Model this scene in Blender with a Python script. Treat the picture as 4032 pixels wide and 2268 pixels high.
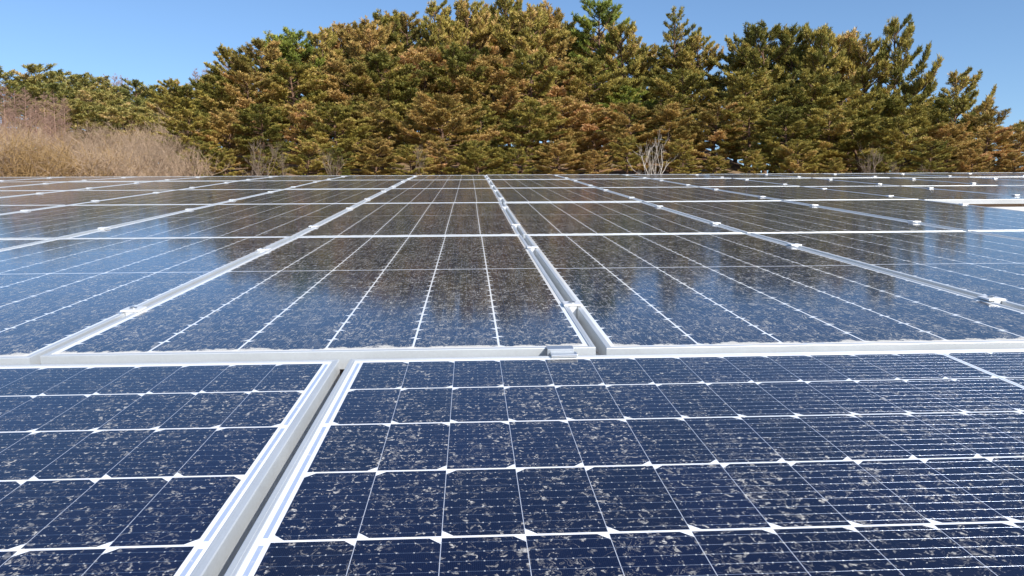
import bpy, bmesh, math, random
import numpy as np
from mathutils import Matrix, Vector

for o in list(bpy.data.objects):
    bpy.data.objects.remove(o)
scene = bpy.context.scene
COL = scene.collection
R = math.radians

# ------------------------------------------------------------------ camera
TILT = R(7.0)                       # slope of the panel field, rising away from the viewer
FIELD_H = 1.30                      # height of the field's front edge (row one) above the ground
FIELD = Matrix.Translation((0, 0, FIELD_H)) @ Matrix.Rotation(TILT, 4, 'X')
cam_d = bpy.data.cameras.new('camera')
cam = bpy.data.objects.new('camera', cam_d)
COL.objects.link(cam)
cam_rot = (Matrix.Rotation(-0.05281575, 4, 'Z') @ Matrix.Rotation(0.00313089, 4, 'Y') @ Matrix.Rotation(1.40383894, 4, 'X'))
cam.matrix_world = FIELD @ Matrix.Translation((-0.25024, -1.48162, 0.36959)) @ cam_rot
cam_d.sensor_width = 36.0
FPX = 3200.0                        # focal length in pixels of the 4032 px wide photograph
cam_d.lens = FPX / 4032 * 36
cam_d.clip_start = 0.02
cam_d.clip_end = 3000
scene.camera = cam
CAM = cam.matrix_world.translation.copy()

# ------------------------------------------------------------------ sun, sky, exposure
SUN_DIR = Vector((0.53, -0.66, 0.55)).normalized()     # towards the sun: behind the viewer, to the right
sun_el = math.asin(SUN_DIR.z)
world = bpy.data.worlds.new('World')
scene.world = world
world.use_nodes = True
wn = world.node_tree.nodes
wl = world.node_tree.links
bg = wn['Background']
sky = wn.new('ShaderNodeTexSky')
sky.sky_type = 'NISHITA'
sky.sun_disc = False
sky.sun_elevation = sun_el
sky.sun_rotation = math.atan2(SUN_DIR.x, SUN_DIR.y)
sky.altitude = 100
sky.air_density = 1.0
sky.dust_density = 0.3
sky.ozone_density = 5.5
wl.new(sky.outputs[0], bg.inputs[0])
bg.inputs[1].default_value = 0.115
sun_d = bpy.data.lights.new('sun', 'SUN')
sun_d.energy = 5.0
sun_d.angle = R(0.53)
sun_d.color = (1.0, 0.95, 0.87)
sun = bpy.data.objects.new('sun', sun_d)
COL.objects.link(sun)
sun.rotation_euler = SUN_DIR.to_track_quat('Z', 'Y').to_euler()
sun.location = SUN_DIR * 50
scene.view_settings.view_transform = 'Standard'
scene.view_settings.look = 'None'
scene.view_settings.exposure = 0.5
scene.view_settings.gamma = 1.0
scene.render.engine = 'CYCLES'
scene.cycles.max_bounces = 6
scene.cycles.diffuse_bounces = 3
scene.cycles.glossy_bounces = 3
scene.cycles.transmission_bounces = 3


# ------------------------------------------------------------------ helpers
def tag(o, label=None, cat=None, group=None, kind=None):
    if label: o['label'] = label
    if cat: o['category'] = cat
    if group: o['group'] = group
    if kind: o['kind'] = kind
    return o

def link(o, parent=None):
    COL.objects.link(o)
    if parent is not None:
        o.parent = parent
    return o

def empty(name, mat=None):
    e = bpy.data.objects.new(name, None)
    e.empty_display_size = 0.1
    link(e)
    if mat is not None:
        e.matrix_world = mat
    return e

def mesh_from(name, verts, faces, mats, smooth=False, mat_idx=None):
    me = bpy.data.meshes.new(name)
    me.from_pydata([tuple(v) for v in verts], [], faces)
    for m in (mats if isinstance(mats, (list, tuple)) else [mats]):
        me.materials.append(m)
    if mat_idx is not None:
        me.polygons.foreach_set('material_index', mat_idx)
    if smooth:
        me.polygons.foreach_set('use_smooth', [True] * len(me.polygons))
    me.update()
    return me

def np_mesh(name, verts, loops, nper, mats, tint=None, smooth=False):
    """verts (N,3); loops flat int array; every face has nper corners"""
    me = bpy.data.meshes.new(name)
    n = len(loops) // nper
    me.vertices.add(len(verts))
    me.vertices.foreach_set('co', np.ascontiguousarray(verts, dtype=np.float32).ravel())
    me.loops.add(len(loops))
    me.loops.foreach_set('vertex_index', np.ascontiguousarray(loops, dtype=np.int32))
    me.polygons.add(n)
    me.polygons.foreach_set('loop_start', np.arange(0, n * nper, nper, dtype=np.int32))
    me.polygons.foreach_set('loop_total', np.full(n, nper, dtype=np.int32))
    if smooth:
        me.polygons.foreach_set('use_smooth', np.ones(n, dtype=bool))
    me.materials.append(mats)
    if tint is not None:
        a = me.attributes.new('tint', 'FLOAT', 'POINT')
        a.data.foreach_set('value', np.ascontiguousarray(tint, dtype=np.float32))
    me.update()
    me.validate()
    return me

def box_vf(c, s, bev=0.0):
    bm = bmesh.new()
    bmesh.ops.create_cube(bm, size=1.0)
    bmesh.ops.scale(bm, vec=s, verts=bm.verts)
    if bev:
        bmesh.ops.bevel(bm, geom=list(bm.edges), offset=bev, segments=2, profile=0.5, affect='EDGES')
    bmesh.ops.translate(bm, vec=c, verts=bm.verts)
    v = [tuple(x.co) for x in bm.verts]
    bm.verts.index_update()
    f = [[y.index for y in x.verts] for x in bm.faces]
    bm.free()
    return v, f

def cyl_vf(c, r, h, n=16, inner=0.0):
    V, F = [], []
    for z in (-h / 2, h / 2):
        for i in range(n):
            a = 2 * math.pi * i / n
            V.append((c[0] + r * math.cos(a), c[1] + r * math.sin(a), c[2] + z))
    if inner:
        for z in (-h / 2, h / 2):
            for i in range(n):
                a = 2 * math.pi * i / n
                V.append((c[0] + inner * math.cos(a), c[1] + inner * math.sin(a), c[2] + z))
    for i in range(n):
        j = (i + 1) % n
        F.append([i, j, n + j, n + i])
        if inner:
            F.append([2 * n + j, 2 * n + i, 3 * n + i, 3 * n + j])
            F.append([n + i, n + j, 3 * n + j, 3 * n + i])
            F.append([j, i, 2 * n + i, 2 * n + j])
    if not inner:
        F.append(list(range(n - 1, -1, -1)))
        F.append(list(range(n, 2 * n)))
    return V, F

def join_vf(parts):
    V, F = [], []
    for v, f in parts:
        o = len(V)
        V += list(v)
        F += [[i + o for i in q] for q in f]
    return V, F

ORD = ['zeroth', 'first', 'second', 'third', 'fourth', 'fifth', 'sixth', 'seventh', 'eighth', 'ninth', 'tenth', 'eleventh',
       'twelfth', 'thirteenth', 'fourteenth', 'fifteenth', 'sixteenth', 'seventeenth', 'eighteenth', 'nineteenth', 'twentieth',
       'twenty-first', 'twenty-second', 'twenty-third', 'twenty-fourth', 'twenty-fifth', 'twenty-sixth', 'twenty-seventh',
       'twenty-eighth', 'twenty-ninth', 'thirtieth', 'thirty-first', 'thirty-second', 'thirty-third', 'thirty-fourth',
       'thirty-fifth', 'thirty-sixth', 'thirty-seventh', 'thirty-eighth', 'thirty-ninth', 'fortieth']
for tens in ('forty', 'fifty', 'sixty'):
    ORD += ['%s-%s' % (tens, ORD[k]) for k in range(1, 10)] + [{'forty': 'fiftieth', 'fifty': 'sixtieth', 'sixty': 'seventieth'}[tens]]


# ------------------------------------------------------------------ materials
class NB:
    """little node builder"""
    def __init__(self, name):
        self.m = bpy.data.materials.new(name)
        self.m.use_nodes = True
        self.t = self.m.node_tree
        self.n = self.t.nodes
        self.l = self.t.links
        self.bsdf = self.n['Principled BSDF']
    def put(self, sock, v):
        if isinstance(v, bpy.types.NodeSocket):
            self.l.new(v, sock)
        elif v is not None:
            if isinstance(v, (tuple, list)) and len(v) == 3 and sock.type == 'RGBA':
                v = (*v, 1.0)
            sock.default_value = v
    def M(self, op, a, b=None, c=None, clamp=False):
        nd = self.n.new('ShaderNodeMath')
        nd.operation = op
        nd.use_clamp = clamp
        for i, v in enumerate((a, b, c)):
            if v is not None:
                self.put(nd.inputs[i], v)
        return nd.outputs[0]
    def mix(self, f, a, b):
        nd = self.n.new('ShaderNodeMix')
        nd.data_type = 'RGBA'
        self.put(nd.inputs['Factor'], f)
        self.put(nd.inputs[6], a)
        self.put(nd.inputs[7], b)
        return nd.outputs[2]
    def mixf(self, f, a, b):
        nd = self.n.new('ShaderNodeMix')
        nd.data_type = 'FLOAT'
        self.put(nd.inputs[0], f)
        self.put(nd.inputs[2], a)
        self.put(nd.inputs[3], b)
        return nd.outputs[0]
    def noise(self, vec, scale, detail=2, rough=0.5, dist=0.0):
        nd = self.n.new('ShaderNodeTexNoise')
        self.put(nd.inputs['Vector'], vec)
        self.put(nd.inputs['Scale'], scale)
        nd.inputs['Detail'].default_value = detail
        nd.inputs['Roughness'].default_value = rough
        nd.inputs['Distortion'].default_value = dist
        return nd.outputs[0]
    def ramp(self, v, a, b):
        nd = self.n.new('ShaderNodeMapRange')
        nd.interpolation_type = 'SMOOTHSTEP'
        self.put(nd.inputs[0], v)
        nd.inputs[1].default_value = a
        nd.inputs[2].default_value = b
        return nd.outputs[0]
    def coords(self, kind='Object'):
        return self.n.new('ShaderNodeTexCoord').outputs[kind]
    def sep(self, v):
        nd = self.n.new('ShaderNodeSeparateXYZ')
        self.put(nd.inputs[0], v)
        return nd.outputs
    def V(self, op, a, b=None, s=None):
        nd = self.n.new('ShaderNodeVectorMath')
        nd.operation = op
        self.put(nd.inputs[0], a)
        if b is not None: self.put(nd.inputs[1], b)
        if s is not None: self.put(nd.inputs['Scale'], s)
        return nd.outputs[0]

PANEL_W, PANEL_L = 1.038, 2.22
PITCH_C, PITCH_V = 0.167, 0.083       # column pitch across, half-cell pitch along
HALF_C = 0.0815
LIP = 0.011

def glass_material(name, crust, wire_r=0.00030, wire_col=(0.34, 0.38, 0.47), streak=1.0):
    b = NB(name)
    P = b.bsdf
    obj = b.coords('Object')
    u, v, _ = b.sep(obj)
    rnd = b.n.new('ShaderNodeObjectInfo').outputs['Random']
    # ---- cells
    a = b.M('ADD', b.M('DIVIDE', u, PITCH_C), 3.0)
    ci = b.M('FLOOR', a)
    fa = b.M('SUBTRACT', b.M('SUBTRACT', a, ci), 0.5)
    du = b.M('MULTIPLY', b.M('ABSOLUTE', fa), PITCH_C)
    vv = b.M('SUBTRACT', b.M('ABSOLUTE', v), 0.0050)
    q = b.M('DIVIDE', vv, PITCH_V)
    qi = b.M('FLOOR', q)
    fb = b.M('SUBTRACT', q, qi)
    in_u = b.M('LESS_THAN', du, HALF_C)
    in_a = b.M('LESS_THAN', b.M('ABSOLUTE', b.M('SUBTRACT', a, 3.0)), 3.0)
    in_q = b.M('MULTIPLY', b.M('GREATER_THAN', q, 0.0), b.M('LESS_THAN', q, 13.0))
    dv = b.M('MULTIPLY', b.M('ABSOLUTE', b.M('SUBTRACT', fb, 0.5)), PITCH_V)
    in_v = b.M('LESS_THAN', dv, PITCH_V / 2 - 0.0004)
    par = b.M('FLOORED_MODULO', ci, 2.0)
    end = b.mixf(par, fb, b.M('SUBTRACT', 1.0, fb))
    cut = b.M('GREATER_THAN', b.M('ADD', b.M('SUBTRACT', HALF_C, du), b.M('MULTIPLY', end, PITCH_V)), 0.0118)
    cell = b.M('MULTIPLY', b.M('MULTIPLY', in_u, in_a), b.M('MULTIPLY', in_q, b.M('MULTIPLY', in_v, cut)))
    string = b.M('MULTIPLY', b.M('MULTIPLY', in_u, in_a), in_q)
    # ---- wires and fingers
    w = b.M('MULTIPLY', b.M('ADD', b.M('DIVIDE', b.M('MULTIPLY', fa, PITCH_C), 2 * HALF_C), 0.5), 9.0)
    fw = b.M('SUBTRACT', b.M('FRACT', w), 0.5)
    dw = b.M('MULTIPLY', b.M('ABSOLUTE', fw), 2 * HALF_C / 9)
    wire = b.M('MULTIPLY', b.M('LESS_THAN', dw, wire_r), string)
    fp = b.M('ABSOLUTE', b.M('SUBTRACT', b.M('FRACT', b.M('MULTIPLY', fb, 5.0)), 0.5))
    pad = b.M('MULTIPLY', b.M('LESS_THAN', dw, 0.0009), b.M('MULTIPLY', b.M('LESS_THAN', fp, 0.045), string))
    fing = b.M('LESS_THAN', b.M('FRACT', b.M('DIVIDE', v, 0.00184)), 0.16)
    # ribbon beyond the outermost cells and in the middle gap, one strip per two columns
    a2 = b.M('ABSOLUTE', b.M('SUBTRACT', b.M('FRACT', b.M('DIVIDE', a, 2.0)), 0.5))
    av = b.M('ABSOLUTE', v)
    rb = b.M('LESS_THAN', b.M('ABSOLUTE', b.M('SUBTRACT', av, 0.0050 + 13 * PITCH_V + 0.0075)), 0.0026)
    rm = b.M('LESS_THAN', av, 0.0016)
    ribbon = b.M('MULTIPLY', b.M('MAXIMUM', rb, rm), b.M('MULTIPLY', b.M('LESS_THAN', a2, 0.478), in_a))
    # ---- colour of the laminate
    wv = b.n.new('ShaderNodeTexWhiteNoise')
    wv.noise_dimensions = '3D'
    cmb = b.n.new('ShaderNodeCombineXYZ')
    b.put(cmb.inputs[0], ci); b.put(cmb.inputs[1], b.M('FLOOR', b.M('DIVIDE', v, PITCH_V))); b.put(cmb.inputs[2], rnd)
    b.put(wv.inputs['Vector'], cmb.outputs[0])
    ccol = b.mix(wv.outputs['Value'], (0.0012, 0.0028, 0.017), (0.0020, 0.0045, 0.027))
    ccol = b.mix(b.M("MULTIPLY", fing, 0.030 if not crust else 0.008), ccol, (0.22, 0.30, 0.62))
    base = b.mix(cell, b.mix(b.M('SUBTRACT', string, b.M('MULTIPLY', string, b.M('SUBTRACT', 1.0, cut))), (0.80, 0.81, 0.82), (0.10, 0.12, 0.20) if crust else (0.42, 0.45, 0.52)), ccol)
    base = b.mix(ribbon, base, (0.46, 0.54, 0.70))
    base = b.mix(wire, base, wire_col)
    base = b.mix(b.M('MULTIPLY', pad, 0.2 if crust else 0.8), base, (0.72, 0.72, 0.70))
    # ---- dirt: dried rain spots, worm-like runs, dust film, crust at the low edge
    off = b.V('SCALE', (37.1, 11.7, 5.3), s=b.M('MULTIPLY', rnd, 40.0))
    dc = b.V('ADD', obj, off)
    da = b.V('MULTIPLY', dc, (1.0, streak, 1.0))
    big = b.noise(dc, 2.3, 2, 0.5)
    mid = b.noise(b.V('MULTIPLY', dc, (1.0, 0.45, 1.0) if crust else (0.45, 1.0, 1.0)), 12.0, 3, 0.6, 0.6)
    sp = b.noise(da, 138.0 if not crust else 140.0, 3, 0.6, 0.6)
    lvl = b.M('ADD', b.M('MULTIPLY', big, 0.10), b.M('MULTIPLY', mid, 0.24))
    spots = b.ramp(b.M('ADD', sp, b.M('SUBTRACT', lvl, 0.16)), *((0.590, 0.700) if not crust else (0.580, 0.67)))
    bl = b.noise(da, 44.0, 3, 0.6, 1.2)
    worm = b.M('SUBTRACT', 1.0, b.ramp(b.M('ABSOLUTE', b.M('SUBTRACT', bl, 0.53)), 0.004, 0.022 if not crust else 0.034))
    brk = b.ramp(b.noise(dc, 33.0, 2, 0.6), *((0.47, 0.62) if not crust else (0.36, 0.56)))
    worm = b.M('MULTIPLY', worm, brk)
    grain = b.noise(dc, 330.0, 2, 0.6)
    gr = b.ramp(grain, 0.30, 0.66)
    spot_m = b.M('MULTIPLY', b.M('MULTIPLY', spots, b.mixf(b.ramp(b.noise(dc, 46.0, 2), 0.38, 0.62), 0.35, 1.0)), b.mixf(gr, 0.30, 1.0))
    worm_m = b.M('MULTIPLY', worm, b.mixf(gr, 0.22, 0.80))
    dirt = b.M('MAXIMUM', b.M('MULTIPLY', spot_m, 0.85 if not crust else 0.72), b.M('MULTIPLY', worm_m, 0.36 if not crust else 0.72))
    if crust:
        far = b.ramp(b.noise(b.V('MULTIPLY', dc, (1.0, 0.16, 1.0)), 34.0, 3, 0.65, 0.8), 0.52, 0.70)
        dirt = b.M('MAXIMUM', dirt, b.M('MULTIPLY', b.M('MULTIPLY', far, gr), 0.17))
    haze = b.M('MULTIPLY', b.ramp(b.noise(dc, 14.0, 4, 0.65), 0.40, 0.85), 0.006)
    dust = b.M('ADD', haze, 0.0)
    dcol = b.mix(b.noise(dc, 140.0, 2), (0.60, 0.55, 0.46), (0.74, 0.72, 0.68))
    dirt = b.M('MAXIMUM', dirt, dust)
    if crust:
        edge = b.M('ADD', v, PANEL_L / 2 - LIP)
        wob = b.noise(dc, 19.0, 4, 0.7)
        lim = b.M('SUBTRACT', b.M('MULTIPLY', wob, 0.105), 0.028)
        cr = b.M('SUBTRACT', 1.0, b.ramp(b.M('SUBTRACT', edge, lim), -0.005, 0.003))
        cr = b.M('MULTIPLY', cr, b.mixf(gr, 0.7, 1.0))
        side = b.M('SUBTRACT', PANEL_W / 2 - LIP, b.M('ABSOLUTE', u))
        cr2 = b.M('SUBTRACT', 1.0, b.ramp(b.M('ADD', edge, side), 0.02, 0.06))
        dirt = b.M('MAXIMUM', dirt, b.M('MULTIPLY', b.M('MAXIMUM', cr, b.M('MULTIPLY', cr2, 0.5)), 0.92))
    base = b.mix(dirt, base, dcol)
    clean = b.M('SUBTRACT', 1.0, b.M('MULTIPLY', dirt, 0.9, clamp=True))
    # round wires: tilt the normal across the wire, so that sun and sky run along it
    geo = b.n.new('ShaderNodeNewGeometry')
    vt = b.n.new('ShaderNodeVectorTransform')
    vt.vector_type = 'VECTOR'; vt.convert_from = 'OBJECT'; vt.convert_to = 'WORLD'
    vt.inputs[0].default_value = (1, 0, 0)
    k = b.M('MULTIPLY', b.M('DIVIDE', fw, wire_r * 9 / (2 * HALF_C)), b.M('MULTIPLY', wire, 2.4))
    nrm = b.V('NORMALIZE', b.V('ADD', geo.outputs['Normal'], b.V('SCALE', b.V('NORMALIZE', vt.outputs[0]), s=k)))
    b.put(P.inputs['Normal'], nrm)
    b.put(P.inputs['Base Color'], base)
    metal = b.M('MULTIPLY', b.M('MAXIMUM', wire, b.M('MULTIPLY', ribbon, 0.3)), b.M('MULTIPLY', clean, 0.9))
    b.put(P.inputs['Metallic'], metal)
    b.put(P.inputs['Roughness'], b.mixf(metal, 0.6, 0.24))
    P.inputs['Specular IOR Level'].default_value = 0.05
    b.put(P.inputs['Sheen Weight'], b.mixf(b.ramp(b.noise(dc, 5.0, 4, 0.6), 0.3, 0.7), 0.01 if crust else 0.0, 0.06 if crust else 0.02))
    P.inputs['Sheen Roughness'].default_value = 0.35
    P.inputs['Sheen Tint'].default_value = (0.80, 0.76, 0.70, 1.0)
    b.put(P.inputs['Coat Weight'], clean)
    b.put(P.inputs['Coat Roughness'], b.mixf(b.noise(dc, 7.0, 3), 0.05, 0.12))
    P.inputs['Coat IOR'].default_value = 1.33
    cn = b.n.new('ShaderNodeBump')
    cn.inputs['Strength'].default_value = 0.05
    cn.inputs['Distance'].default_value = 0.0006
    b.put(cn.inputs['Height'], b.noise(dc, 220.0, 2))
    b.l.new(cn.outputs[0], P.inputs['Coat Normal'])
    return b.m

def metal_material(name, col, rough, metallic=1.0, streak=0.0, spec=0.5):
    b = NB(name)
    P = b.bsdf
    ob = b.coords('Object')
    n1 = b.noise(ob, 6.0, 4, 0.65)
    n2 = b.noise(b.V('MULTIPLY', ob, (60, 60, 60)), 4.0, 2, 0.5)
    f = b.M('ADD', b.M('MULTIPLY', n1, 0.6), b.M('MULTIPLY', n2, 0.4))
    dark = tuple(c * 0.70 for c in col)
    b.put(P.inputs['Base Color'], b.mix(f, dark, col))
    b.put(P.inputs['Roughness'], b.mixf(n1, rough * 0.8, rough * 1.25))
    P.inputs['Metallic'].default_value = metallic
    P.inputs['Specular IOR Level'].default_value = spec
    return b.m

M_GLASS_P = glass_material('solar_glass_portrait', True, 0.00022, (0.30, 0.33, 0.40), 0.42)
M_GLASS_L = glass_material('solar_glass_landscape', False)
M_FRAME = metal_material('anodised_aluminium', (0.68, 0.71, 0.73), 0.42, 0.42)
M_CLAMP = metal_material('bright_aluminium', (0.92, 0.92, 0.92), 0.36, 0.30)
M_BOLT = metal_material('stainless_bolt', (0.55, 0.56, 0.58), 0.30, 1.0)
M_GALV = metal_material('galvanised_steel', (0.80, 0.81, 0.82), 0.45, 0.2)
M_BACK = metal_material('white_backsheet', (0.75, 0.75, 0.75), 0.6, 0.0)

def foliage_material(name, c_dark, c_mid, c_tan):
    b = NB(name)
    out = b.n['Material Output']
    P = b.bsdf
    at = b.n.new('ShaderNodeAttribute')
    at.attribute_name = 'tint'
    oi = b.n.new('ShaderNodeObjectInfo')
    n = b.noise(b.coords('Object'), 0.9, 2)
    t = b.M('ADD', b.M('MULTIPLY', at.outputs['Fac'], 0.75), b.M('ADD', b.M('MULTIPLY', n, 0.5), -0.25))
    t = b.M('ADD', t, b.M('MULTIPLY', b.M('SUBTRACT', oi.outputs['Random'], 0.5), 0.5), clamp=True)
    c = b.mix(b.ramp(t, 0.0, 0.55), c_dark, c_mid)
    c = b.mix(b.ramp(t, 0.5, 1.0), c, c_tan)
    b.put(P.inputs['Base Color'], c)
    P.inputs['Roughness'].default_value = 0.6
    P.inputs['Specular IOR Level'].default_value = 0.3
    tr = b.n.new('ShaderNodeBsdfTranslucent')
    b.put(tr.inputs[0], c)
    mx = b.n.new('ShaderNodeMixShader')
    mx.inputs[0].default_value = 0.22
    b.l.new(P.outputs[0], mx.inputs[1])
    b.l.new(tr.outputs[0], mx.inputs[2])
    b.l.new(mx.outputs[0], out.inputs[0])
    return b.m

def bark_material(name, c1, c2, scale=7.0):
    b = NB(name)
    n = b.noise(b.coords('Object'), scale, 4, 0.7)
    b.put(b.bsdf.inputs['Base Color'], b.mix(b.ramp(n, 0.3, 0.7), c1, c2))
    b.bsdf.inputs['Roughness'].default_value = 0.85
    b.bsdf.inputs['Specular IOR Level'].default_value = 0.2
    return b.m

M_PINE_OLIVE = foliage_material('olive_needles', (0.165, 0.162, 0.034), (0.430, 0.345, 0.080), (0.680, 0.455, 0.185))
M_PINE_TAN = foliage_material('tan_needles', (0.225, 0.180, 0.045), (0.530, 0.365, 0.115), (0.740, 0.440, 0.215))
M_PINE_GREEN = foliage_material('green_needles', (0.150, 0.190, 0.034), (0.380, 0.400, 0.070), (0.580, 0.480, 0.130))
M_PINE_FAR = foliage_material('far_needles', (0.160, 0.165, 0.045), (0.380, 0.330, 0.095), (0.600, 0.430, 0.190))
M_BARK = bark_material('pine_bark', (0.080, 0.052, 0.036), (0.210, 0.120, 0.075))
M_BARK_PALE = bark_material('pale_twig_bark', (0.28, 0.190, 0.125), (0.44, 0.325, 0.225))
M_BARK_GREY = bark_material('grey_dead_wood', (0.32, 0.28, 0.24), (0.52, 0.47, 0.41))
M_BARK_RED = bark_material('red_brown_twig_bark', (0.27, 0.165, 0.125), (0.40, 0.27, 0.21))
M_TAN_TWIG = bark_material('tan_brush', (0.27, 0.175, 0.075), (0.43, 0.285, 0.135))
M_ROWCLAMP = metal_material('brushed_aluminium', (0.80, 0.81, 0.82), 0.30, 0.85)
M_BARK_DIM = bark_material('brown_sapling_bark', (0.15, 0.11, 0.08), (0.27, 0.21, 0.16))

def ground_material():
    b = NB('dry_hillside_soil')
    o = b.coords('Object')
    n1 = b.noise(o, 0.35, 5, 0.6)
    n2 = b.noise(o, 3.5, 5, 0.7)
    n3 = b.noise(o, 22.0, 3, 0.7)
    c = b.mix(b.ramp(n1, 0.38, 0.62), (0.30, 0.145, 0.070), (0.235, 0.165, 0.085))
    c = b.mix(b.ramp(n2, 0.35, 0.75), c, (0.125, 0.080, 0.045))
    c = b.mix(b.M('MULTIPLY', b.ramp(n3, 0.5, 0.75), 0.5), c, (0.36, 0.26, 0.14))
    b.put(b.bsdf.inputs['Base Color'], c)
    b.bsdf.inputs['Roughness'].default_value = 0.95
    bp = b.n.new('ShaderNodeBump')
    bp.inputs['Strength'].default_value = 0.8
    bp.inputs['Distance'].default_value = 0.08
    b.put(bp.inputs['Height'], b.M('ADD', n2, b.M('MULTIPLY', n3, 0.4)))
    b.l.new(bp.outputs[0], b.bsdf.inputs['Normal'])
    return b.m
M_GROUND = ground_material()


# ------------------------------------------------------------------ terrain
def smooth(x, a, b):
    t = np.clip((x - a) / (b - a), 0, 1)
    return t * t * (3 - 2 * t)

def ground_z(x, y):
    """height of the ground at world x, y (arrays welcome)"""
    x = np.asarray(x, dtype=float); y = np.asarray(y, dtype=float)
    dx = x - CAM.x; dy = y - CAM.y
    d = np.hypot(dx, dy)
    az = np.degrees(np.arctan2(dx, dy))
    front = smooth(np.cos(np.radians(az)), 0.25, 0.75)         # only the hillside ahead rises
    bank = 2.95 * smooth(d, 13.5, 23.0)
    rise_c = 0.20 * np.clip(d - 23, 0, 21) - 0.10 * np.clip(d - 44, 0, 400)
    rise_l = 0.12 * np.clip(d - 23, 0, 25) + 0.20 * np.clip(d - 48, 0, 30) - 0.1 * np.clip(d - 84, 0, 400)
    rise_r = 0.05 * np.clip(d - 23, 0, 8) - 0.22 * np.clip(d - 33, 0, 400)
    wl_ = 1 - smooth(az, -24, -14)
    wr_ = smooth(az, 14, 30)
    rise = rise_c * (1 - wl_) * (1 - wr_) + rise_l * wl_ + rise_r * wr_
    und = 0.10 * np.sin(x * 0.9 + 1.3) * np.sin(y * 0.7) + 0.06 * np.sin(x * 2.3) * np.cos(y * 1.9 + 0.5)
    return np.maximum((bank + rise) * front, -6) + und * smooth(d, 14, 20) * front

def build_ground():
    ds = np.concatenate([[0.0], np.linspace(2, 12, 6), np.linspace(13, 60, 70), np.linspace(62, 120, 30), np.array([150, 220, 400, 900, 2200.0])])
    na = 240
    th = np.linspace(0, 2 * math.pi, na, endpoint=False)
    D, T = np.meshgrid(ds[1:], th, indexing='ij')
    X = CAM.x + D * np.sin(T); Y = CAM.y + D * np.cos(T)
    Z = ground_z(X, Y)
    verts = np.concatenate([[[CAM.x, CAM.y, 0.0]], np.stack([X, Y, Z], -1).reshape(-1, 3)])
    nr = len(ds) - 1
    idx = 1 + np.arange(nr * na).reshape(nr, na)
    a = idx[:-1]; b_ = idx[1:]
    quads = np.stack([a, b_, np.roll(b_, -1, 1), np.roll(a, -1, 1)], -1).reshape(-1, 4)
    faces = [list(q[::-1]) for q in quads.tolist()]
    faces += [[0, int(idx[0, i]), int(idx[0, (i + 1) % na])][::-1] for i in range(na)]
    me = mesh_from('ground', verts.tolist(), faces, M_GROUND, smooth=True)
    bm = bmesh.new(); bm.from_mesh(me); bmesh.ops.recalc_face_normals(bm, faces=bm.faces)
    bm.to_mesh(me); bm.free()
    if sum(p.normal.z for p in me.polygons) < 0:
        me.flip_normals()
    o = bpy.data.objects.new('ground', me)
    link(o)
    tag(o, kind='structure')
build_ground()


# ------------------------------------------------------------------ solar panels
def frame_mesh(mat):
    w, l = PANEL_W / 2, PANEL_L / 2
    prof = [(0.0, -0.035), (0.0, -0.0013), (0.0004, -0.0004), (0.0013, 0.0), (0.0066, 0.0), (0.0069, -0.0004), (0.0102, -0.0004),
            (0.0108, -0.0008), (LIP, -0.006), (0.002, -0.006), (0.002, -0.033), (0.026, -0.033), (0.026, -0.035)]
    V, F = [], []
    n = len(prof)
    for sx, sy in ((-1, -1), (1, -1), (1, 1), (-1, 1)):
        for d, z in prof:
            V.append((sx * (w - d), sy * (l - d), z))
    for c in range(4):
        e = (c + 1) % 4
        for i in range(n):
            j = (i + 1) % n
            F.append([c * n + i, e * n + i, e * n + j, c * n + j])
    me = mesh_from('panel_frame', V, F, mat)
    bm = bmesh.new(); bm.from_mesh(me); bmesh.ops.recalc_face_normals(bm, faces=bm.faces); bm.to_mesh(me); bm.free()
    return me

def glass_mesh(mat):
    w, l = PANEL_W / 2 - 0.0107, PANEL_L / 2 - 0.0107
    z1, z0 = -0.0022, -0.0055
    V = [(-w, -l, z0), (w, -l, z0), (w, l, z0), (-w, l, z0), (-w, -l, z1), (w, -l, z1), (w, l, z1), (-w, l, z1)]
    F = [[3, 2, 1, 0], [4, 5, 6, 7], [0, 1, 5, 4], [1, 2, 6, 5], [2, 3, 7, 6], [3, 0, 4, 7]]
    return mesh_from('panel_glass', V, F, [mat, M_BACK], mat_idx=[1, 0, 1, 1, 1, 1])

ME_FRAME = frame_mesh(M_FRAME)
ME_GLASS_P = glass_mesh(M_GLASS_P)
ME_GLASS_L = glass_mesh(M_GLASS_L)

def panel(center, slope, rz, scale, glass, label, group):
    m = FIELD @ Matrix.Translation(center) @ Matrix.Rotation(slope, 4, 'X') @ Matrix.Rotation(rz, 4, 'Z') @ Matrix.Diagonal((*scale, 1.0))
    e = empty('solar_panel', m)
    link(bpy.data.objects.new('frame', ME_FRAME), e)
    link(bpy.data.objects.new('cell_glass', glass), e)
    tag(e, label, 'solar panel', group)
    return e

# seams between the columns (x) and row boundaries (y, z), in the plane of the field
SEAM = {-4: -4.2080, -3: -3.1527, -2: -2.1012, -1: -1.0508, 0: 0.0, 1: 1.0579, 2: 2.1232, 3: 3.1861, 4: 4.2486, 5: 5.3122, 6: 6.3716}
for s in range(-5, -13, -1): SEAM[s] = SEAM[-4] + (s + 4) * 1.0550
for s in range(7, 14): SEAM[s] = SEAM[6] + (s - 6) * 1.0600
BY = [0.0, 2.2579, 4.5671, 6.8289, 9.0455, 11.2598]
BZ = [0.0, -0.0113, -0.0036, 0.0, 0.0115, 0.0043]
COLS = {1: (-4, 2), 2: (-6, 2), 3: (-8, 8), 4: (-9, 10), 5: (-10, 12)}    # column c lies between seam c and seam c+1
random.seed(5)
ROWJIT = {(r, s): random.uniform(-0.004, 0.004) for r in range(1, 6) for s in range(-13, 15)}
ROWJIT[(1, 0)] = -0.002; ROWJIT[(2, 0)] = -0.010; ROWJIT[(2, 1)] = -0.014

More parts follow.
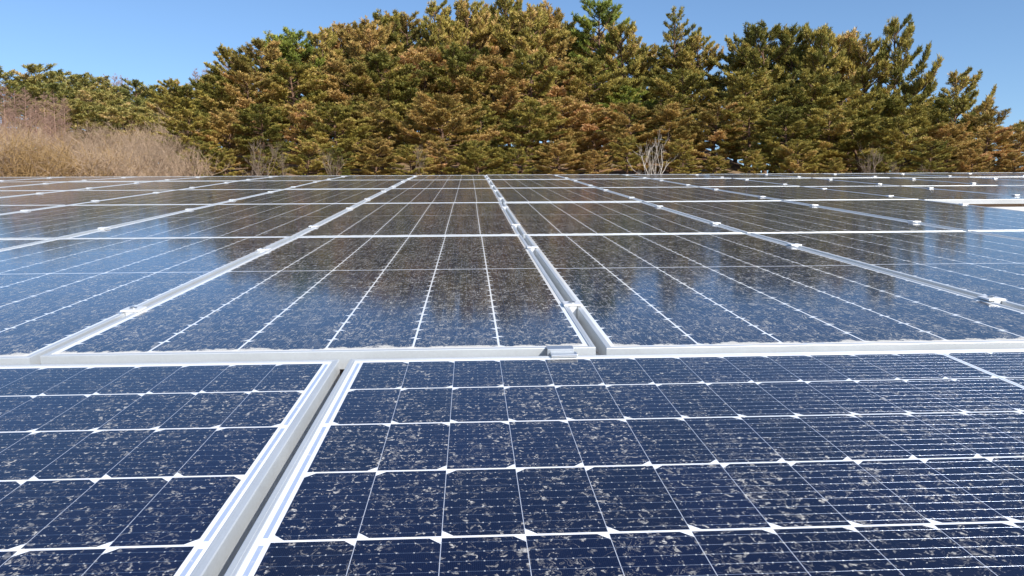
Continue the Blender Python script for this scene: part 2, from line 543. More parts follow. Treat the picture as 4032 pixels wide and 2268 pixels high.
def col_phrase(c):
    if c == -1: return 'just left of the open middle seam'
    if c == 0: return 'just right of the open middle seam'
    if c < 0: return '%s column left of the open middle seam' % ORD[-c]
    return '%s column right of the open middle seam' % ORD[c + 1]
ROWNAME = {1: 'nearest upright row', 2: 'second upright row', 3: 'third upright row', 4: 'fourth upright row', 5: 'farthest upright row'}
def row_frame(r):
    y0, y1, z0, z1 = BY[r - 1], BY[r], BZ[r - 1], BZ[r]
    slope = math.atan2(z1 - z0, y1 - y0)
    return y0, y1, z0, z1, slope
for r in range(1, 6):
    y0, y1, z0, z1, slope = row_frame(r)
    ln = (y1 - y0) - 0.016
    for c in range(COLS[r][0], COLS[r][1] + 1):
        xm = (SEAM[c] + SEAM[c + 1]) / 2 + (ROWJIT[(r, c)] + ROWJIT[(r, c + 1)]) / 2
        wd = SEAM[c + 1] - SEAM[c] + ROWJIT[(r, c + 1)] - ROWJIT[(r, c)] - 0.020
        wd = min(max(wd, 1.026), 1.048)
        yc = (y0 + y1) / 2 + 0.008
        rg = random.Random(r * 100 + c)
        dz = rg.uniform(-0.0022, 0.0022)
        panel((xm, yc, (z0 + z1) / 2 + dz), slope + rg.uniform(-0.0018, 0.0018), rg.uniform(-0.0006, 0.0006), (wd / PANEL_W, ln / PANEL_L, 1.0), ME_GLASS_P,
              'dusty solar panel in the %s, %s' % (ROWNAME[r], col_phrase(c)), 'upright solar panels of the array')
# nearest row: panels lying lengthways, a few millimetres lower
ROW0_SX = 1.045
ROW0_Y = -0.0135 - PANEL_W * ROW0_SX / 2
X0 = -0.4730                                     # left edge of the panel that fills the lower right
for k, lab in ((-2, 'lengthways solar panel far left of the wide near seam, beyond the speckled one'),
               (-1, 'rain-spotted lengthways solar panel on the left of the wide near seam'),
               (0, 'large rain-spotted lengthways solar panel on the right of the wide near seam'),
               (1, 'lengthways solar panel in front, beyond the right end of the large spotted one')):
    xa = X0 + k * (PANEL_L + 0.0195)
    panel((xa + PANEL_L / 2, ROW0_Y, -0.0072 + 0.005 * 0.53), -0.005, -math.pi / 2 - 0.0014, (ROW0_SX, 1.0, 1.0), ME_GLASS_L, lab,
          'lengthways solar panels of the nearest row')

# ------------------------------------------------------------------ clamps
def mid_clamp_meshes():
    parts = [box_vf((0, 0, 0.0030), (0.044, 0.050, 0.0050), 0.0014),
             box_vf((-0.0075, 0, -0.0155), (0.0026, 0.050, 0.0316)), box_vf((0.0075, 0, -0.0155), (0.0026, 0.050, 0.0316)),
             box_vf((0, -0.0238, -0.0155), (0.0120, 0.0024, 0.0316))]
    v, f = join_vf(parts)
    plate = mesh_from('clamp_plate', v, f, M_CLAMP)
    v, f = join_vf([cyl_vf((0, 0, 0.0068), 0.0085, 0.0026, 20, 0.0050), cyl_vf((0, 0, 0.0060), 0.0050, 0.0020, 6)])
    bolt = mesh_from('clamp_bolt', v, f, M_BOLT)
    return plate, bolt
ME_CPLATE, ME_CBOLT = mid_clamp_meshes()
def clamp(x, y, z, slope, label):
    m = FIELD @ Matrix.Translation((x, y, z)) @ Matrix.Rotation(slope, 4, 'X')
    e = empty('panel_clamp', m)
    link(bpy.data.objects.new('clamp_plate', ME_CPLATE), e)
    link(bpy.data.objects.new('bolt', ME_CBOLT), e)
    tag(e, label, 'clamp', 'silver clamps on the panel seams')
def seam_phrase(s):
    if s == 0: return 'the open middle seam'
    return 'the %s seam %s of the middle seam' % (ORD[abs(s)], 'left' if s < 0 else 'right')
for r in range(1, 6):
    y0, y1, z0, z1, slope = row_frame(r)
    for s in range(COLS[r][0], COLS[r][1] + 2):
        for q, (fr, nm) in enumerate(((0.205, 'nearer'), (0.760, 'farther'))):
            y = y0 + (y1 - y0) * fr
            z = z0 + (z1 - z0) * fr
            clamp(SEAM[s] + ROWJIT[(r, s)], y, z, slope, '%s silver clamp in %s, %s' % (nm, ROWNAME[r], seam_phrase(s).replace('the ', '', 1) if s else 'on the open middle seam'))
# stepped clamp between the nearest row and the row above it
def row_clamp():
    e = empty('panel_clamp', FIELD @ Matrix.Translation((-0.082, 0, 0)))
    v, f = join_vf([box_vf((0, 0.0060, 0.0024), (0.050, 0.0260, 0.0032), 0.0009),
                    box_vf((0, -0.0058, -0.0050), (0.050, 0.0026, 0.0140)),
                    box_vf((0.005, -0.0170, -0.0042), (0.050, 0.0220, 0.0052), 0.0016)])
    link(bpy.data.objects.new('clamp_plate', mesh_from('row_clamp_plate', v, f, M_ROWCLAMP)), e)
    tag(e, 'stepped silver clamp at the front edge, left of the open middle seam', 'clamp', 'silver clamps on the panel seams')
row_clamp()

# ------------------------------------------------------------------ steel structure under the panels
def c_section(length, w, h, t, lip):
    """C-shaped purlin along x, open towards +y"""
    prof = [(-y_, z_) for y_, z_ in [(-w / 2, -h / 2), (w / 2, -h / 2), (w / 2, h / 2), (-w / 2, h / 2), (-w / 2, h / 2 - lip), (-w / 2 + t, h / 2 - lip), (-w / 2 + t, h / 2 - t),
            (w / 2 - t, h / 2 - t), (w / 2 - t, -h / 2 + t), (-w / 2 + t, -h / 2 + t), (-w / 2 + t, -h / 2 + lip), (-w / 2, -h / 2 + lip)]]
    n = len(prof)
    V = [(-length / 2, y, z) for y, z in prof] + [(length / 2, y, z) for y, z in prof]
    F = [[i, (i + 1) % n, n + (i + 1) % n, n + i] for i in range(n)]
    # end caps as the strips of the profile
    for o in (0, n):
        for q in ([0, 1, 8, 9], [1, 2, 7, 8], [2, 3, 6, 7], [3, 4, 5, 6], [0, 9, 10, 11]):
            F.append([o + i for i in q])
    me = mesh_from('purlin', V, F, M_GALV)
    bm = bmesh.new(); bm.from_mesh(me); bmesh.ops.recalc_face_normals(bm, faces=bm.faces); bm.to_mesh(me); bm.free()
    return me
def field_mat(x, y, z): return FIELD @ Matrix.Translation((x, y, z))
purl = [(-2.2, SEAM[3] + 0.3, 0.05 - 0.2), (-6.4, SEAM[3] + 0.3, BY[1]), (-10.4, SEAM[9], BY[2] + 0.012), (-10.4, SEAM[9], BY[2] + 1.1), (-10.4, SEAM[11], BY[3]), (-10.8, SEAM[13], BY[4]), (-10.8, SEAM[13], BY[5] - 0.3)]  # the purlin mid third row is added to block the sunlit hillside, darkening the slot
pn = ['galvanised purlin below the nearest upright row', 'galvanised purlin below the joint of first and second upright rows',
      'pale steel purlin showing under the third row at the right edge', 'added unseen purlin keeping the slot under the third upright row dark', 'galvanised purlin below the joint of third and fourth upright rows',
      'galvanised purlin below the joint of fourth and farthest upright rows', 'galvanised purlin below the back edge of the array']
for (xa, xb, y), lab in zip(purl, pn):
    o = link(bpy.data.objects.new('purlin', c_section(xb - xa, 0.055, 0.110, 0.003, 0.02)))
    o.matrix_world = field_mat((xa + xb) / 2, y, -0.035 - 0.031 - 0.056)
    tag(o, lab, 'purlin', 'purlins under the array')
    # posts under each purlin
    for px in np.arange(xa + 0.6, xb, 3.2):
        p = (field_mat(px, y, -0.123 - 0.056)).translation
        gz = float(ground_z(p.x, p.y))
        v, f = join_vf([box_vf((0, 0, (p.z - gz) / 2), (0.075, 0.075, p.z - gz), 0.004), box_vf((0, 0, 0.006), (0.18, 0.18, 0.012))])
        po = link(bpy.data.objects.new('steel_post', mesh_from('steel_post', v, f, M_GALV)))
        po.location = (p.x, p.y, gz)
        tag(po, 'square galvanised post standing under the panels', 'post', 'posts under the array')
for c in range(-9, 12):
    ya = 4.585 if (c >= 3 or c < -6) else (2.35 if c < -4 else -0.02)
    yb = 11.22
    v, f = join_vf([box_vf((0, 0, -0.0145), (0.040, yb - ya, 0.027), 0.001), box_vf((0, 0, -0.0012), (0.016, yb - ya - 0.004, 0.0012))])
    o = link(bpy.data.objects.new('support_rail', mesh_from('support_rail', v, f, M_GALV)))
    o.matrix_world = field_mat(SEAM[c], (ya + yb) / 2, -0.0362 - 0.0022) @ Matrix.Rotation(0.0008, 4, 'X')
    tag(o, 'aluminium rail hidden below %s' % seam_phrase(c), 'rail', 'rails under the panel seams')


v, f = box_vf((0, 0, -0.0145), (0.040, 1.10, 0.027), 0.001)
o = link(bpy.data.objects.new('support_rail', mesh_from('support_rail', v, f, M_GALV)))
o.matrix_world = field_mat(X0 - 0.0098, -0.60, -0.0362 - 0.0092) @ Matrix.Rotation(-0.005, 4, 'X')
tag(o, 'aluminium rail in the shade at the bottom of the wide near seam', 'rail', 'rails under the panel seams')


# ------------------------------------------------------------------ trees
def segs_to_mesh(name, segs, mat, sides=4):
    """segs: list of (p0, p1, r0, r1)"""
    A = np.array([s[0] for s in segs]); B = np.array([s[1] for s in segs])
    r0 = np.array([s[2] for s in segs])[:, None]; r1 = np.array([s[3] for s in segs])[:, None]
    d = B - A
    d /= np.linalg.norm(d, axis=1, keepdims=True) + 1e-9
    ref = np.where(np.abs(d[:, 2:3]) < 0.9, np.array([[0, 0, 1.0]]), np.array([[1.0, 0, 0]]))
    e1 = np.cross(d, ref); e1 /= np.linalg.norm(e1, axis=1, keepdims=True) + 1e-9
    e2 = np.cross(d, e1)
    vs = []
    for k in range(sides):
        a = 2 * math.pi * k / sides
        off = math.cos(a) * e1 + math.sin(a) * e2
        vs.append(A - d * r0 * 0.3 + off * r0); vs.append(B + d * r1 * 0.3 + off * r1)
    V = np.stack(vs, 1)                      # (n, 2*sides, 3)
    n = len(segs)
    base = (np.arange(n) * 2 * sides)[:, None]
    qs = []
    for k in range(sides):
        j = (k + 1) % sides
        qs.append(np.concatenate([base + 2 * k, base + 2 * j, base + 2 * j + 1, base + 2 * k + 1], 1))
    L = np.stack(qs, 1).reshape(-1)
    return np_mesh(name, V.reshape(-1, 3), L, 4, mat)

def unit(v):
    return v / (np.linalg.norm(v) + 1e-9)

def tuft_mesh(name, pos, dirs, size, tint, mat, rng, needles=14):
    """a spray of narrow needle blades at every shoot"""
    n = len(pos)
    d = dirs / (np.linalg.norm(dirs, axis=1, keepdims=True) + 1e-9)
    ref = rng.normal(size=(n, 3))
    e1 = np.cross(d, ref); e1 /= np.linalg.norm(e1, axis=1, keepdims=True) + 1e-9
    e2 = np.cross(d, e1)
    Vs = []
    for k in range(needles):
        a = 2 * math.pi * (k / needles) + rng.uniform(-0.4, 0.4, n)
        sp = rng.uniform(0.25, 1.05, n)
        nd = d * np.cos(sp)[:, None] + (e1 * np.cos(a)[:, None] + e2 * np.sin(a)[:, None]) * np.sin(sp)[:, None]
        ln = (size * rng.uniform(0.75, 1.25, n))[:, None]
        st = pos + d * (rng.uniform(-0.35, 0.35, n) * size)[:, None]
        wd = np.cross(nd, rng.normal(size=(n, 3))); wd /= np.linalg.norm(wd, axis=1, keepdims=True) + 1e-9
        wd *= ln * 0.105
        mid = st + nd * ln * 0.5
        Vs += [st, mid + wd, st + nd * ln, mid - wd]
    V = np.stack(Vs, 1).reshape(-1, 3)
    L = np.arange(n * needles * 4)
    T = np.repeat(tint, needles * 4)
    return np_mesh(name, V, L, 4, mat, tint=T)

UP = np.array([0, 0, 1.0])
def pine_proto(seed, H, W, crown0, mat, style='round', nb=46, dens=1.18, tsize=0.165, wind=0.0, gap=0.0):
    rng = np.random.default_rng(seed)
    segs = []
    # trunk
    npt = 12
    lean = rng.normal(size=2) * 0.035 * H
    tr = []
    for i in range(npt + 1):
        t = i / npt
        wob = np.array([math.sin(t * 5 + seed), math.cos(t * 4 + seed * 2), 0]) * 0.018 * H * t
        tr.append(np.array([lean[0] * t, lean[1] * t, H * 0.97 * t]) + wob)
    rad = lambda t: 0.020 * H * (1 - t) ** 0.8 + 0.012
    for i in range(npt):
        segs.append((tr[i], tr[i + 1], rad(i / npt), rad((i + 1) / npt)))
    def trunk_at(t):
        q = min(max(t, 0), 0.999) * npt
        i = int(q)
        return tr[i] + (tr[i + 1] - tr[i]) * (q - i)
    P, Dr, Tn, Sz = [], [], [], []
    def tuft(p, d, base):
        P.append(p + rng.normal(size=3) * 0.025); Dr.append(d + UP * 0.75 + rng.normal(size=3) * 0.30)
        Tn.append(base + rng.normal() * 0.16); Sz.append(tsize * rng.uniform(0.75, 1.3))
    ang = rng.uniform(0, 6.28)
    for k in range(nb):
        t = crown0 + (0.985 - crown0) * ((k + rng.uniform(0, 0.9)) / nb) ** 0.92
        s = (t - crown0) / (1 - crown0)
        if style == 'round': prof = (1 - s ** 2.6) ** 0.75 * (0.62 + 0.38 * min(1, s * 3))
        elif style == 'cone': prof = (1 - s ** 1.4) ** 0.8 * (0.7 + 0.3 * min(1, s * 4)) + 0.04
        elif style == 'layer': prof = (1 - s ** 2.4) ** 0.7 * (0.62 + 0.38 * abs(math.sin(k * 1.7)))
        else: prof = (1 - s ** 3) ** 0.6 * (0.45 + 0.55 * s)
        ln = W * (prof + 0.05) * rng.uniform(0.72, 1.12)
        if rng.random() < gap: continue
        ang += 2.399 + rng.uniform(-0.5, 0.5)
        el = 0.10 + 0.75 * s ** 1.6 + rng.uniform(-0.15, 0.15)
        hd = np.array([math.cos(ang), math.sin(ang), 0])
        if wind: ln *= 1 + wind * hd[0]
        d = unit(hd * math.cos(el) + UP * math.sin(el))
        p = trunk_at(t)
        nseg = max(3, int(ln / 0.28))
        bt = 0.42 + rng.normal() * 0.22                    # clump tone
        pts = [p]
        dd = d.copy()
        for i in range(nseg):
            dd = unit(dd + UP * (0.05 if i < nseg * 0.6 else 0.16) + rng.normal(size=3) * 0.07 - UP * (0.10 if i < 2 else 0))
            pts.append(pts[-1] + dd * ln / nseg)
        r0 = 0.010 + 0.012 * ln
        for i in range(nseg):
            segs.append((pts[i], pts[i + 1], r0 * (1 - i / nseg) + 0.005, r0 * (1 - (i + 1) / nseg) + 0.005))
        # side shoots making flat plates
        sd = 1
        m = int(ln / 0.125 * dens) + 1
        for j in range(m):
            f = 0.28 + 0.72 * (j + rng.uniform(0, 1)) / m
            q = min(f, 0.999) * nseg
            i = int(q)
            b0 = pts[i] + (pts[i + 1] - pts[i]) * (q - i)
            bd = unit(pts[i + 1] - pts[i])
            lat = unit(np.cross(bd, UP)) * sd
            sd = -sd
            sl = (0.16 + 0.36 * ln * (1.05 - f)) * rng.uniform(0.6, 1.2)
            s_d = unit(bd * 0.75 + lat * rng.uniform(0.5, 1.1) + UP * rng.uniform(0.0, 0.35))
            e = b0 + s_d * sl
            segs.append((b0, e, 0.008, 0.004))
            nt = max(1, int(sl / 0.115 * dens))
            for w in range(nt):
                g = (w + 0.6) / nt
                if g < 0.25 and sl > 0.5: continue
                tuft(b0 + s_d * sl * g + UP * 0.03, s_d, bt + 0.18 * (g - 0.5))
        for w in range(3):
            tuft(pts[-1] - dd * 0.07 * w, dd, bt + 0.12)
    for w in range(7):
        tuft(trunk_at(0.999) + UP * (0.03 * H - 0.075 * w) , UP, 0.6)
    P = np.array(P); Dr = np.array(Dr)
    crown = tuft_mesh('crown', P, Dr, np.array(Sz), np.clip(np.array(Tn), 0, 1), mat, rng)
    trunk = segs_to_mesh('trunk', segs, M_BARK, 4)
    return dict(H=H, trunk=trunk, crown=crown, n=len(P))

PROTOS = {
    'olive': [pine_proto(11, 7.0, 2.9, 0.07, M_PINE_OLIVE, 'round', 60), pine_proto(12, 7.0, 2.7, 0.12, M_PINE_OLIVE, 'dome', 54),
              pine_proto(13, 7.0, 2.7, 0.08, M_PINE_OLIVE, 'round', 50, gap=0.12), pine_proto(14, 7.0, 2.9, 0.26, M_PINE_OLIVE, 'dome', 44, gap=0.12)],
    'tan': [pine_proto(21, 7.0, 2.8, 0.08, M_PINE_TAN, 'round', 58), pine_proto(22, 7.0, 2.6, 0.07, M_PINE_TAN, 'dome', 54, gap=0.08)],
    'green': [pine_proto(31, 7.0, 2.5, 0.15, M_PINE_GREEN, 'dome', 48, gap=0.05), pine_proto(32, 7.0, 2.5, 0.15, M_PINE_GREEN, 'round', 50)],
    'layer': [pine_proto(41, 8.0, 2.9, 0.14, M_PINE_OLIVE, 'layer', 50, wind=0.35, gap=0.06), pine_proto(42, 8.0, 2.7, 0.16, M_PINE_OLIVE, 'layer', 46, wind=0.3, gap=0.08, dens=0.95)],
    'far': [pine_proto(51, 7.0, 2.8, 0.08, M_PINE_FAR, 'round', 40, dens=0.7, tsize=0.26), pine_proto(52, 7.0, 2.7, 0.10, M_PINE_FAR, 'dome', 38, dens=0.7, tsize=0.26)],
}
DPX = 1.5652
def ray(px, py):
    """world direction through photo pixel (given in the 2576 px wide view)"""
    v = Vector(((px * DPX - 2016) / FPX, -(py * DPX - 1134) / FPX, -1))
    return (cam.matrix_world.to_3x3() @ v).normalized()
def spot(px, ytop, d):
    """foot point and height of something whose top shows at (px, ytop), standing d metres away"""
    w = ray(px, ytop)
    h = math.hypot(w.x, w.y)
    x, y = CAM.x + w.x / h * d, CAM.y + w.y / h * d
    top = CAM.z + w.z / h * d
    gz = float(ground_z(x, y))
    return x, y, gz, top - gz

used = {}
def place(proto, name, px, ytop, d, label, cat, group, wide=1.0, rng=random, rot=None):
    x, y, gz, h = spot(px, ytop, d)
    h = max(h, 0.6)
    s = h / proto['H']
    e = empty(name)
    e.location = (x, y, gz - 0.05)
    e.rotation_euler = (0, 0, rng.uniform(0, 6.28) if rot is None else rot)
    sw = s * wide
    e.scale = (sw, sw, s)
    for nm in ('trunk', 'crown'):
        if proto.get(nm) is not None:
            link(bpy.data.objects.new(nm if proto.get('names') is None else proto['names'][nm], proto[nm]), e)
    tag(e, label, cat, group)
    return e

COLOUR_WORD = {'olive': 'olive', 'tan': 'tan-brown', 'green': 'bright green', 'layer': 'dark layered', 'far': 'distant green'}
rngt = random.Random(77)
def grove(rows, phrase, group, dist, dj, wide=(0.9, 1.2)):
    for i, (px, yt, k) in enumerate(rows):
        pr = rngt.choice(PROTOS[k])
        d = dist + rngt.uniform(-dj, dj)
        x, y, gz, h = spot(px, yt, d)
        w = rngt.uniform(*wide)
        if k == 'layer': w *= 0.82
        # keep crowns of natural width whatever the height
        w *= min(1.6, max(0.75, (6.5 / max(h, 1.0)) ** 0.6))
        place(pr, 'pine_tree', px, yt, d, '%s pine %s, %s from the left' % (COLOUR_WORD[k], phrase, ORD[i + 1]), 'pine tree', group, w, rngt,
              rot=rngt.uniform(-0.5, 0.5) if k == 'layer' else None)

sky_row = [(455, 205, 'olive'), (520, 190, 'olive'), (585, 135, 'olive'), (650, 112, 'tan'), (700, 98, 'green'), (748, 76, 'green'), (805, 86, 'olive'), (860, 68, 'tan'), (915, 56, 'tan'),
           (975, 48, 'olive'), (1040, 38, 'tan'), (1097, 4, 'layer'), (1160, 9, 'olive'), (1215, 24, 'tan'), (1278, 3, 'olive'), (1325, 34, 'olive'), (1368, 26, 'tan'), (1428, 44, 'olive'),
           (1505, 2, 'green'), (1560, 70, 'olive'), (1690, 22, 'layer'), (1745, 95, 'olive'), (1850, 98, 'olive'), (1925, 74, 'olive'), (1990, 80, 'olive'), (2060, 82, 'olive'), (2125, 95, 'olive'), (2175, 118, 'olive'),
           (2258, 46, 'layer'), (2335, 200, 'olive'), (2412, 178, 'layer'), (2585, 300, 'layer')]
grove(sky_row, 'on the skyline of the grove', 'pines of the grove', 39, 2.0, (0.72, 0.95))
back_row = [(540, 200, 'olive'), (620, 150, 'olive'), (690, 130, 'olive'), (765, 120, 'tan'), (840, 110, 'olive'), (900, 95, 'olive'), (960, 90, 'tan'), (1020, 80, 'olive'), (1080, 75, 'olive'), (1130, 50, 'tan'), (1190, 55, 'olive'), (1245, 55, 'tan'), (1300, 60, 'olive'), (1350, 65, 'tan'), (1400, 75, 'olive'), (1460, 85, 'olive'), (1520, 90, 'tan'), (1590, 130, 'olive'), (1640, 110, 'olive'), (1700, 110, 'olive'), (1900, 130, 'olive'), (1970, 130, 'olive'), (2040, 130, 'olive'), (2110, 140, 'olive')]
grove(back_row, 'just behind the skyline row of the grove', 'pines of the grove', 44, 1.5, (0.75, 0.95))
mid_row = [(480, 225, 'olive'), (560, 200, 'olive'), (640, 185, 'tan'), (730, 165, 'olive'), (810, 175, 'tan'), (895, 150, 'tan'), (980, 140, 'olive'), (1060, 130, 'tan'), (1150, 135, 'olive'),
           (1235, 150, 'tan'), (1330, 135, 'olive'), (1415, 150, 'tan'), (1500, 150, 'olive'), (1575, 215, 'green'), (1640, 190, 'olive'), (1720, 185, 'olive'), (1880, 190, 'olive'),
           (1960, 200, 'olive'), (2050, 190, 'olive'), (2140, 210, 'olive'), (2300, 240, 'olive'), (2395, 250, 'olive'), (2490, 275, 'tan')]
grove(mid_row, 'in the upper middle of the grove', 'pines of the grove', 33.5, 1.5)
low_row = [(470, 285, 'olive'), (570, 280, 'tan'), (665, 270, 'olive'), (760, 255, 'tan'), (850, 265, 'olive'), (945, 250, 'tan'), (1035, 262, 'olive'), (1125, 240, 'tan'), (1215, 262, 'olive'),
           (1310, 262, 'olive'), (1400, 245, 'tan'), (1500, 265, 'tan'), (1600, 262, 'tan'), (1690, 270, 'tan'), (1790, 262, 'tan'), (1880, 262, 'olive'), (1985, 270, 'olive'), (2080, 275, 'olive'),
           (2180, 290, 'olive'), (2280, 300, 'olive'), (2375, 310, 'tan'), (2470, 325, 'tan'), (2565, 325, 'tan')]
grove(low_row, 'in the lower middle of the grove', 'pines of the grove', 29, 1.2)
foot_row = [(490, 352, 'olive'), (575, 370, 'olive'), (690, 385, 'olive'), (770, 350, 'olive'), (850, 372, 'olive'), (940, 345, 'tan'), (1035, 365, 'olive'), (1110, 350, 'tan'), (1205, 352, 'olive'), (1300, 372, 'olive'),
            (1395, 352, 'tan'), (1500, 378, 'tan'), (1575, 345, 'olive'), (1720, 352, 'olive'), (1800, 392, 'olive'), (1890, 378, 'olive'), (2010, 352, 'olive'), (2110, 392, 'olive'), (2230, 388, 'olive'), (2340, 358, 'olive'), (2450, 372, 'tan'), (2560, 380, 'tan')]
grove(foot_row, 'at the foot of the grove, just above the panels', 'pines of the grove', 25.5, 0.8)
far_row = [(5, 183, 'far'), (60, 190, 'far'), (105, 172, 'far'), (150, 180, 'far'), (200, 188, 'far'), (248, 198, 'far'), (292, 216, 'far'), (335, 211, 'far'), (372, 226, 'far'), (405, 236, 'far'), (445, 240, 'far')]
grove(far_row, 'on the far left hilltop', 'pines on the far hill', 74, 2.5, (1.0, 1.3))
far2 = [(70, 215, 'far'), (130, 215, 'far'), (185, 222, 'far'), (235, 230, 'far'), (285, 240, 'far'), (335, 248, 'far'), (385, 262, 'far'), (430, 262, 'far')]
grove(far2, 'below the far left hilltop', 'pines on the far hill', 64, 2.0, (1.0, 1.3))
far3 = [(175, 262, 'far'), (225, 262, 'far'), (275, 268, 'far'), (325, 280, 'far'), (375, 290, 'far'), (425, 292, 'far')]
grove(far3, 'at the foot of the far left hill', 'pines on the far hill', 54, 2.0, (1.0, 1.3))

# ---- bare trees
def bare_proto(seed, H, mat, kind):
    rng = np.random.default_rng(seed)
    segs = []
    def grow(p, d, ln, r, depth, up, spread, kids):
        n = 4
        pts = [p]
        dd = d
        for i in range(n):
            dd = unit(dd + rng.normal(size=3) * 0.13 + UP * up)
            pts.append(pts[-1] + dd * ln / n)
            segs.append((pts[-2], pts[-1], r * (1 - 0.55 * i / n), r * (1 - 0.55 * (i + 1) / n)))
        if depth == 0: return
        for k in range(kids):
            f = rng.uniform(0.3, 1.0)
            q = min(f, 0.999) * n
            i = int(q)
            b0 = pts[i] + (pts[i + 1] - pts[i]) * (q - i)
            nd = unit(dd + rng.normal(size=3) * spread + UP * 0.1)
            grow(b0, nd, ln * rng.uniform(0.42, 0.72), max(r * 0.5, 0.0045), depth - 1, up, spread, kids)
    if kind == 'bush':
        for k in range(6):
            a = rng.uniform(0, 6.28)
            grow(np.array([rng.normal() * 0.12, rng.normal() * 0.12, 0]), unit(np.array([math.cos(a) * 0.5, math.sin(a) * 0.5, 1.0])), H * 0.62, 0.020, 3, 0.06, 0.55, 5)
    elif kind == 'stem':
        for k in range(3):
            a = k * 2.1 + rng.uniform(-.5, .5)
            grow(np.array([0.05 * k, 0, 0]), unit(np.array([math.cos(a) * 0.35, math.sin(a) * 0.35, 1.0])), H * 0.72, 0.046, 3, 0.09, 0.42, 5)
    elif kind == 'vase':
        for k in range(2):
            grow(np.array([k * 0.08, 0, 0]), unit(np.array([rng.normal() * 0.25, rng.normal() * 0.25, 1.0])), H * 0.66, 0.036, 3, 0.09, 0.45, 5)
    elif kind == 'dead':
        for k in range(5):
            a = k * 1.26 + rng.uniform(-.3, .3)
            grow(np.array([0, 0, 0]), unit(np.array([math.cos(a) * 0.34, math.sin(a) * 0.34, 1.0])), H * 0.80, 0.032, 3, 0.10, 0.34, 3)
    elif kind == 'larch':
        for i in range(8):
            segs.append((np.array([0, 0, H * i / 8]), np.array([0, 0, H * (i + 1) / 8]), 0.09 * (1 - i / 8) + 0.012, 0.09 * (1 - (i + 1) / 8) + 0.012))
        for k in range(170):
            t = 0.16 + 0.82 * rng.random()
            a = rng.uniform(0, 6.28)
            ln = H * 0.19 * (1.05 - t) ** 0.7 * rng.uniform(0.7, 1.2)
            grow(np.array([0, 0, H * t]), unit(np.array([math.cos(a), math.sin(a), 0.35])), ln, 0.014, 1, 0.04, 0.55, 10)
    top = max(s[1][2] for s in segs)
    k = H / top
    segs = [(a * k, b * k, c, d) for a, b, c, d in segs]
    stem = [s for s in segs if s[2] > 0.0085]
    twig = [s for s in segs if s[2] <= 0.0085]
    pr = dict(H=H, trunk=segs_to_mesh('limbs', stem, mat, 4), crown=segs_to_mesh('twigs', twig, mat, 3) if twig else None, names={'trunk': 'limbs', 'crown': 'twigs'})
    return pr
BUSH = [bare_proto(61, 3.0, M_BARK_PALE, 'bush'), bare_proto(62, 3.0, M_BARK_PALE, 'bush'), bare_proto(63, 3.2, M_BARK_PALE, 'vase')]
LARCH = [bare_proto(71, 8.0, M_BARK_RED, 'larch'), bare_proto(72, 8.0, M_BARK_RED, 'larch')]
DEAD = [bare_proto(81, 2.6, M_BARK_GREY, 'dead')]
TALL = [bare_proto(64, 3.0, M_BARK_PALE, 'stem'), bare_proto(65, 3.0, M_BARK_PALE, 'stem')]
VASE = [bare_proto(91, 3.2, M_BARK_DIM, 'vase'), bare_proto(92, 3.2, M_BARK_DIM, 'vase')]

larch_list = [(8, 205, 50), (35, 222, 46), (62, 215, 50), (88, 240, 46), (110, 228, 52), (135, 232, 48), (160, 238, 51), (22, 262, 42), (75, 268, 42), (125, 275, 43)]
for i, (px, yt, d) in enumerate(sorted(larch_list)):
    place(LARCH[i % 2], 'bare_tree', px, yt, d, 'red-brown leafless tree below the far left hill, %s from the left edge' % ORD[i + 1], 'bare tree', 'red-brown leafless trees', 1.0, rngt)
for i, (px, yt) in enumerate([(232, 186), (262, 184), (288, 181), (305, 186), (322, 192)]):
    place(LARCH[i % 2], 'bare_tree', px, yt, 82, 'thin leafless tree rising above the far left ridge, %s from the left' % ORD[i + 1], 'bare tree', 'leafless trees on the ridge', 0.8, rngt)
for i, (px, yt) in enumerate([(490, 168), (520, 160), (548, 150), (575, 134)]):
    place(LARCH[(i + 1) % 2], 'bare_tree', px, yt, 46, 'thin grey leafless crown behind the grove\'s left shoulder, %s from the left' % ORD[i + 1], 'bare tree', 'leafless trees behind the grove', 0.9, rngt)
bush_list = [(10, 300, 36), (40, 290, 34), (70, 318, 33), (100, 300, 36), (130, 330, 31), (165, 312, 34), (200, 322, 32), (235, 308, 35), (262, 330, 31), (300, 300, 34), (330, 315, 31), (352, 285, 33),
             (385, 300, 30), (345, 330, 26), (410, 280, 33), (440, 320, 28), (395, 350, 25), (300, 352, 25.5), (240, 345, 26), (180, 345, 27), (110, 345, 28), (50, 338, 29), (445, 262, 36), (480, 300, 31), (455, 372, 24.5), (420, 385, 24),
             (285, 318, 29), (320, 295, 37), (372, 318, 27.5), (425, 300, 30.5), (215, 335, 28.5), (150, 322, 30), (28, 322, 31), (84, 305, 38), (188, 300, 38), (270, 295, 38.5), (365, 365, 23.2), (330, 378, 22.8), (405, 400, 22.5), (270, 375, 23.0), (435, 345, 24.0), (465, 352, 23.6), (498, 362, 23.4), (398, 330, 25.5), (360, 340, 24.6), (520, 385, 23.0), (475, 392, 22.6), (440, 402, 22.2)]
for i, (px, yt, d) in enumerate(sorted(bush_list)):
    place((TALL[i % 2] if i % 3 == 1 else BUSH[i % 3]), 'bare_shrub', px, yt, d, 'pale leafless shrub in the thicket on the left, %s from the left edge' % ORD[i + 1], 'bare shrub', 'pale leafless shrubs', 1.05, rngt)
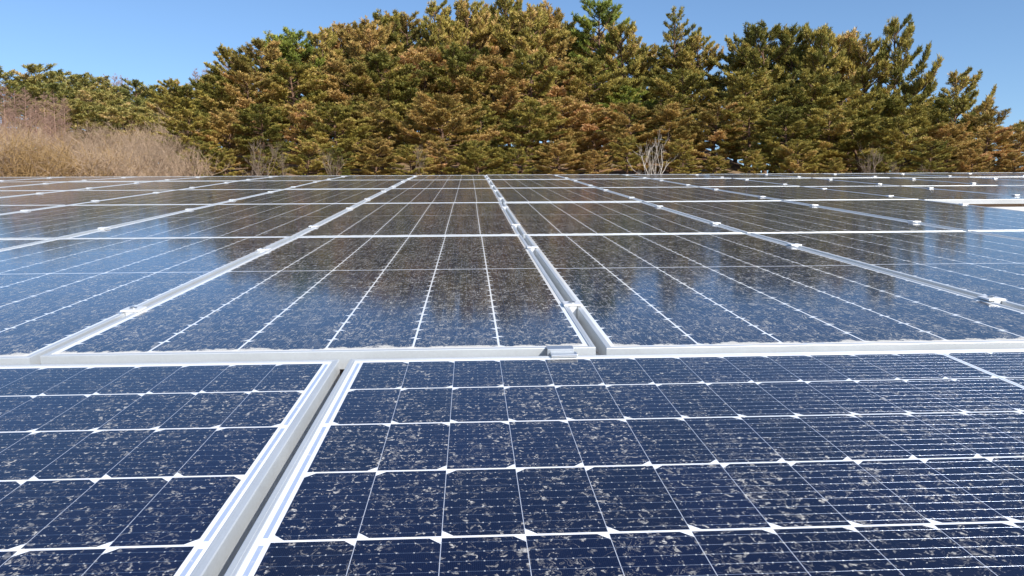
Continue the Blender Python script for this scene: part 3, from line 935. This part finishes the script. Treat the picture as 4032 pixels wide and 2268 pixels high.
for i, (px, yt, d, lab) in enumerate([(640, 335, 24.3, 'forked bare sapling before the pines, left of the fourth panel seam'), (672, 342, 24.0, 'thin bare sapling leaning right beside the forked one'),
                                     (705, 372, 23.8, 'low bare sapling in the dark gap among the left pines'), (830, 358, 24.2, 'slender bare sapling before olive pines, left of the array centre'),
                                     (1055, 350, 24.4, 'bare sapling in the shade under the central pines'), (2195, 348, 24.0, 'pale twisted sapling at the foot of the right-hand pines'),
                                     (2250, 395, 23.6, 'low tangle of dry stems at the foot of the right-hand pines'), (2330, 402, 23.6, 'low dry stems farthest right along the panel edge')]):
    place(VASE[i % 2], 'bare_sapling', px, yt, d, lab, 'bare sapling', 'bare saplings before the pines', 0.85, rngt)
place(DEAD[0], 'dead_tree', 1640, 318, 23.2, 'white-grey dead tree with many bare stems standing before the pines', 'dead tree', None, 0.95, rngt, rot=0.6)

# ---- low tan brush on the left: nobody could count its stems
def brush():
    rng = np.random.default_rng(9)
    groups = [[], []]
    for i in range(1800):
        px = rng.uniform(-70, 480)
        d = rng.uniform(21.5, 30)
        w = ray(px, 437)
        h = math.hypot(w.x, w.y)
        x, y = CAM.x + w.x / h * d, CAM.y + w.y / h * d
        z = float(ground_z(x, y))
        H = rng.uniform(1.0, 1.70) * (0.70 + 0.30 * math.sin(x * 0.7 + 1) + 0.25 * math.sin(x * 2.1 + y))
        H = max(H, 0.35)
        if px > 230: H *= max(0.22, 1 - (px - 230) / 190)
        if rng.random() < (px - 250) / 300: continue
        segs = groups[int(rng.random() < 0.33 + 0.4 * (px > 250))]
        for st in range(5):
            p = np.array([x + rng.normal() * 0.08, y + rng.normal() * 0.08, z - 0.03])
            dd = unit(np.array([rng.normal() * 0.38, rng.normal() * 0.38, 1]))
            n = 3
            hh = H * rng.uniform(0.6, 1.1)
            for k in range(n):
                q = p + dd * hh / n
                segs.append((p, q, 0.008 * (1 - k / n) + 0.0035, 0.008 * (1 - (k + 1) / n) + 0.0035))
                for s_ in range(3 if k else 1):
                    sd = unit(dd + rng.normal(size=3) * 0.75)
                    e = q + sd * hh * rng.uniform(0.18, 0.40)
                    segs.append((q, e, 0.005, 0.003))
                    e2 = e + unit(sd + rng.normal(size=3) * 0.7) * hh * 0.16
                    segs.append((e, e2, 0.004, 0.002))
                p = q
                dd = unit(dd + rng.normal(size=3) * 0.25)
    me = segs_to_mesh('dry_brush', groups[0] + groups[1], M_TAN_TWIG, 3)
    me.materials.append(M_BARK_PALE)
    mi = np.zeros(len(me.polygons), dtype=np.int32)
    mi[len(groups[0]) * 3:] = 1
    me.polygons.foreach_set('material_index', mi)
    o = bpy.data.objects.new('dry_brush', me)
    link(o)
    tag(o, 'low tan thicket of dry stems behind the left end of the panels', 'brush', kind='stuff')
brush()
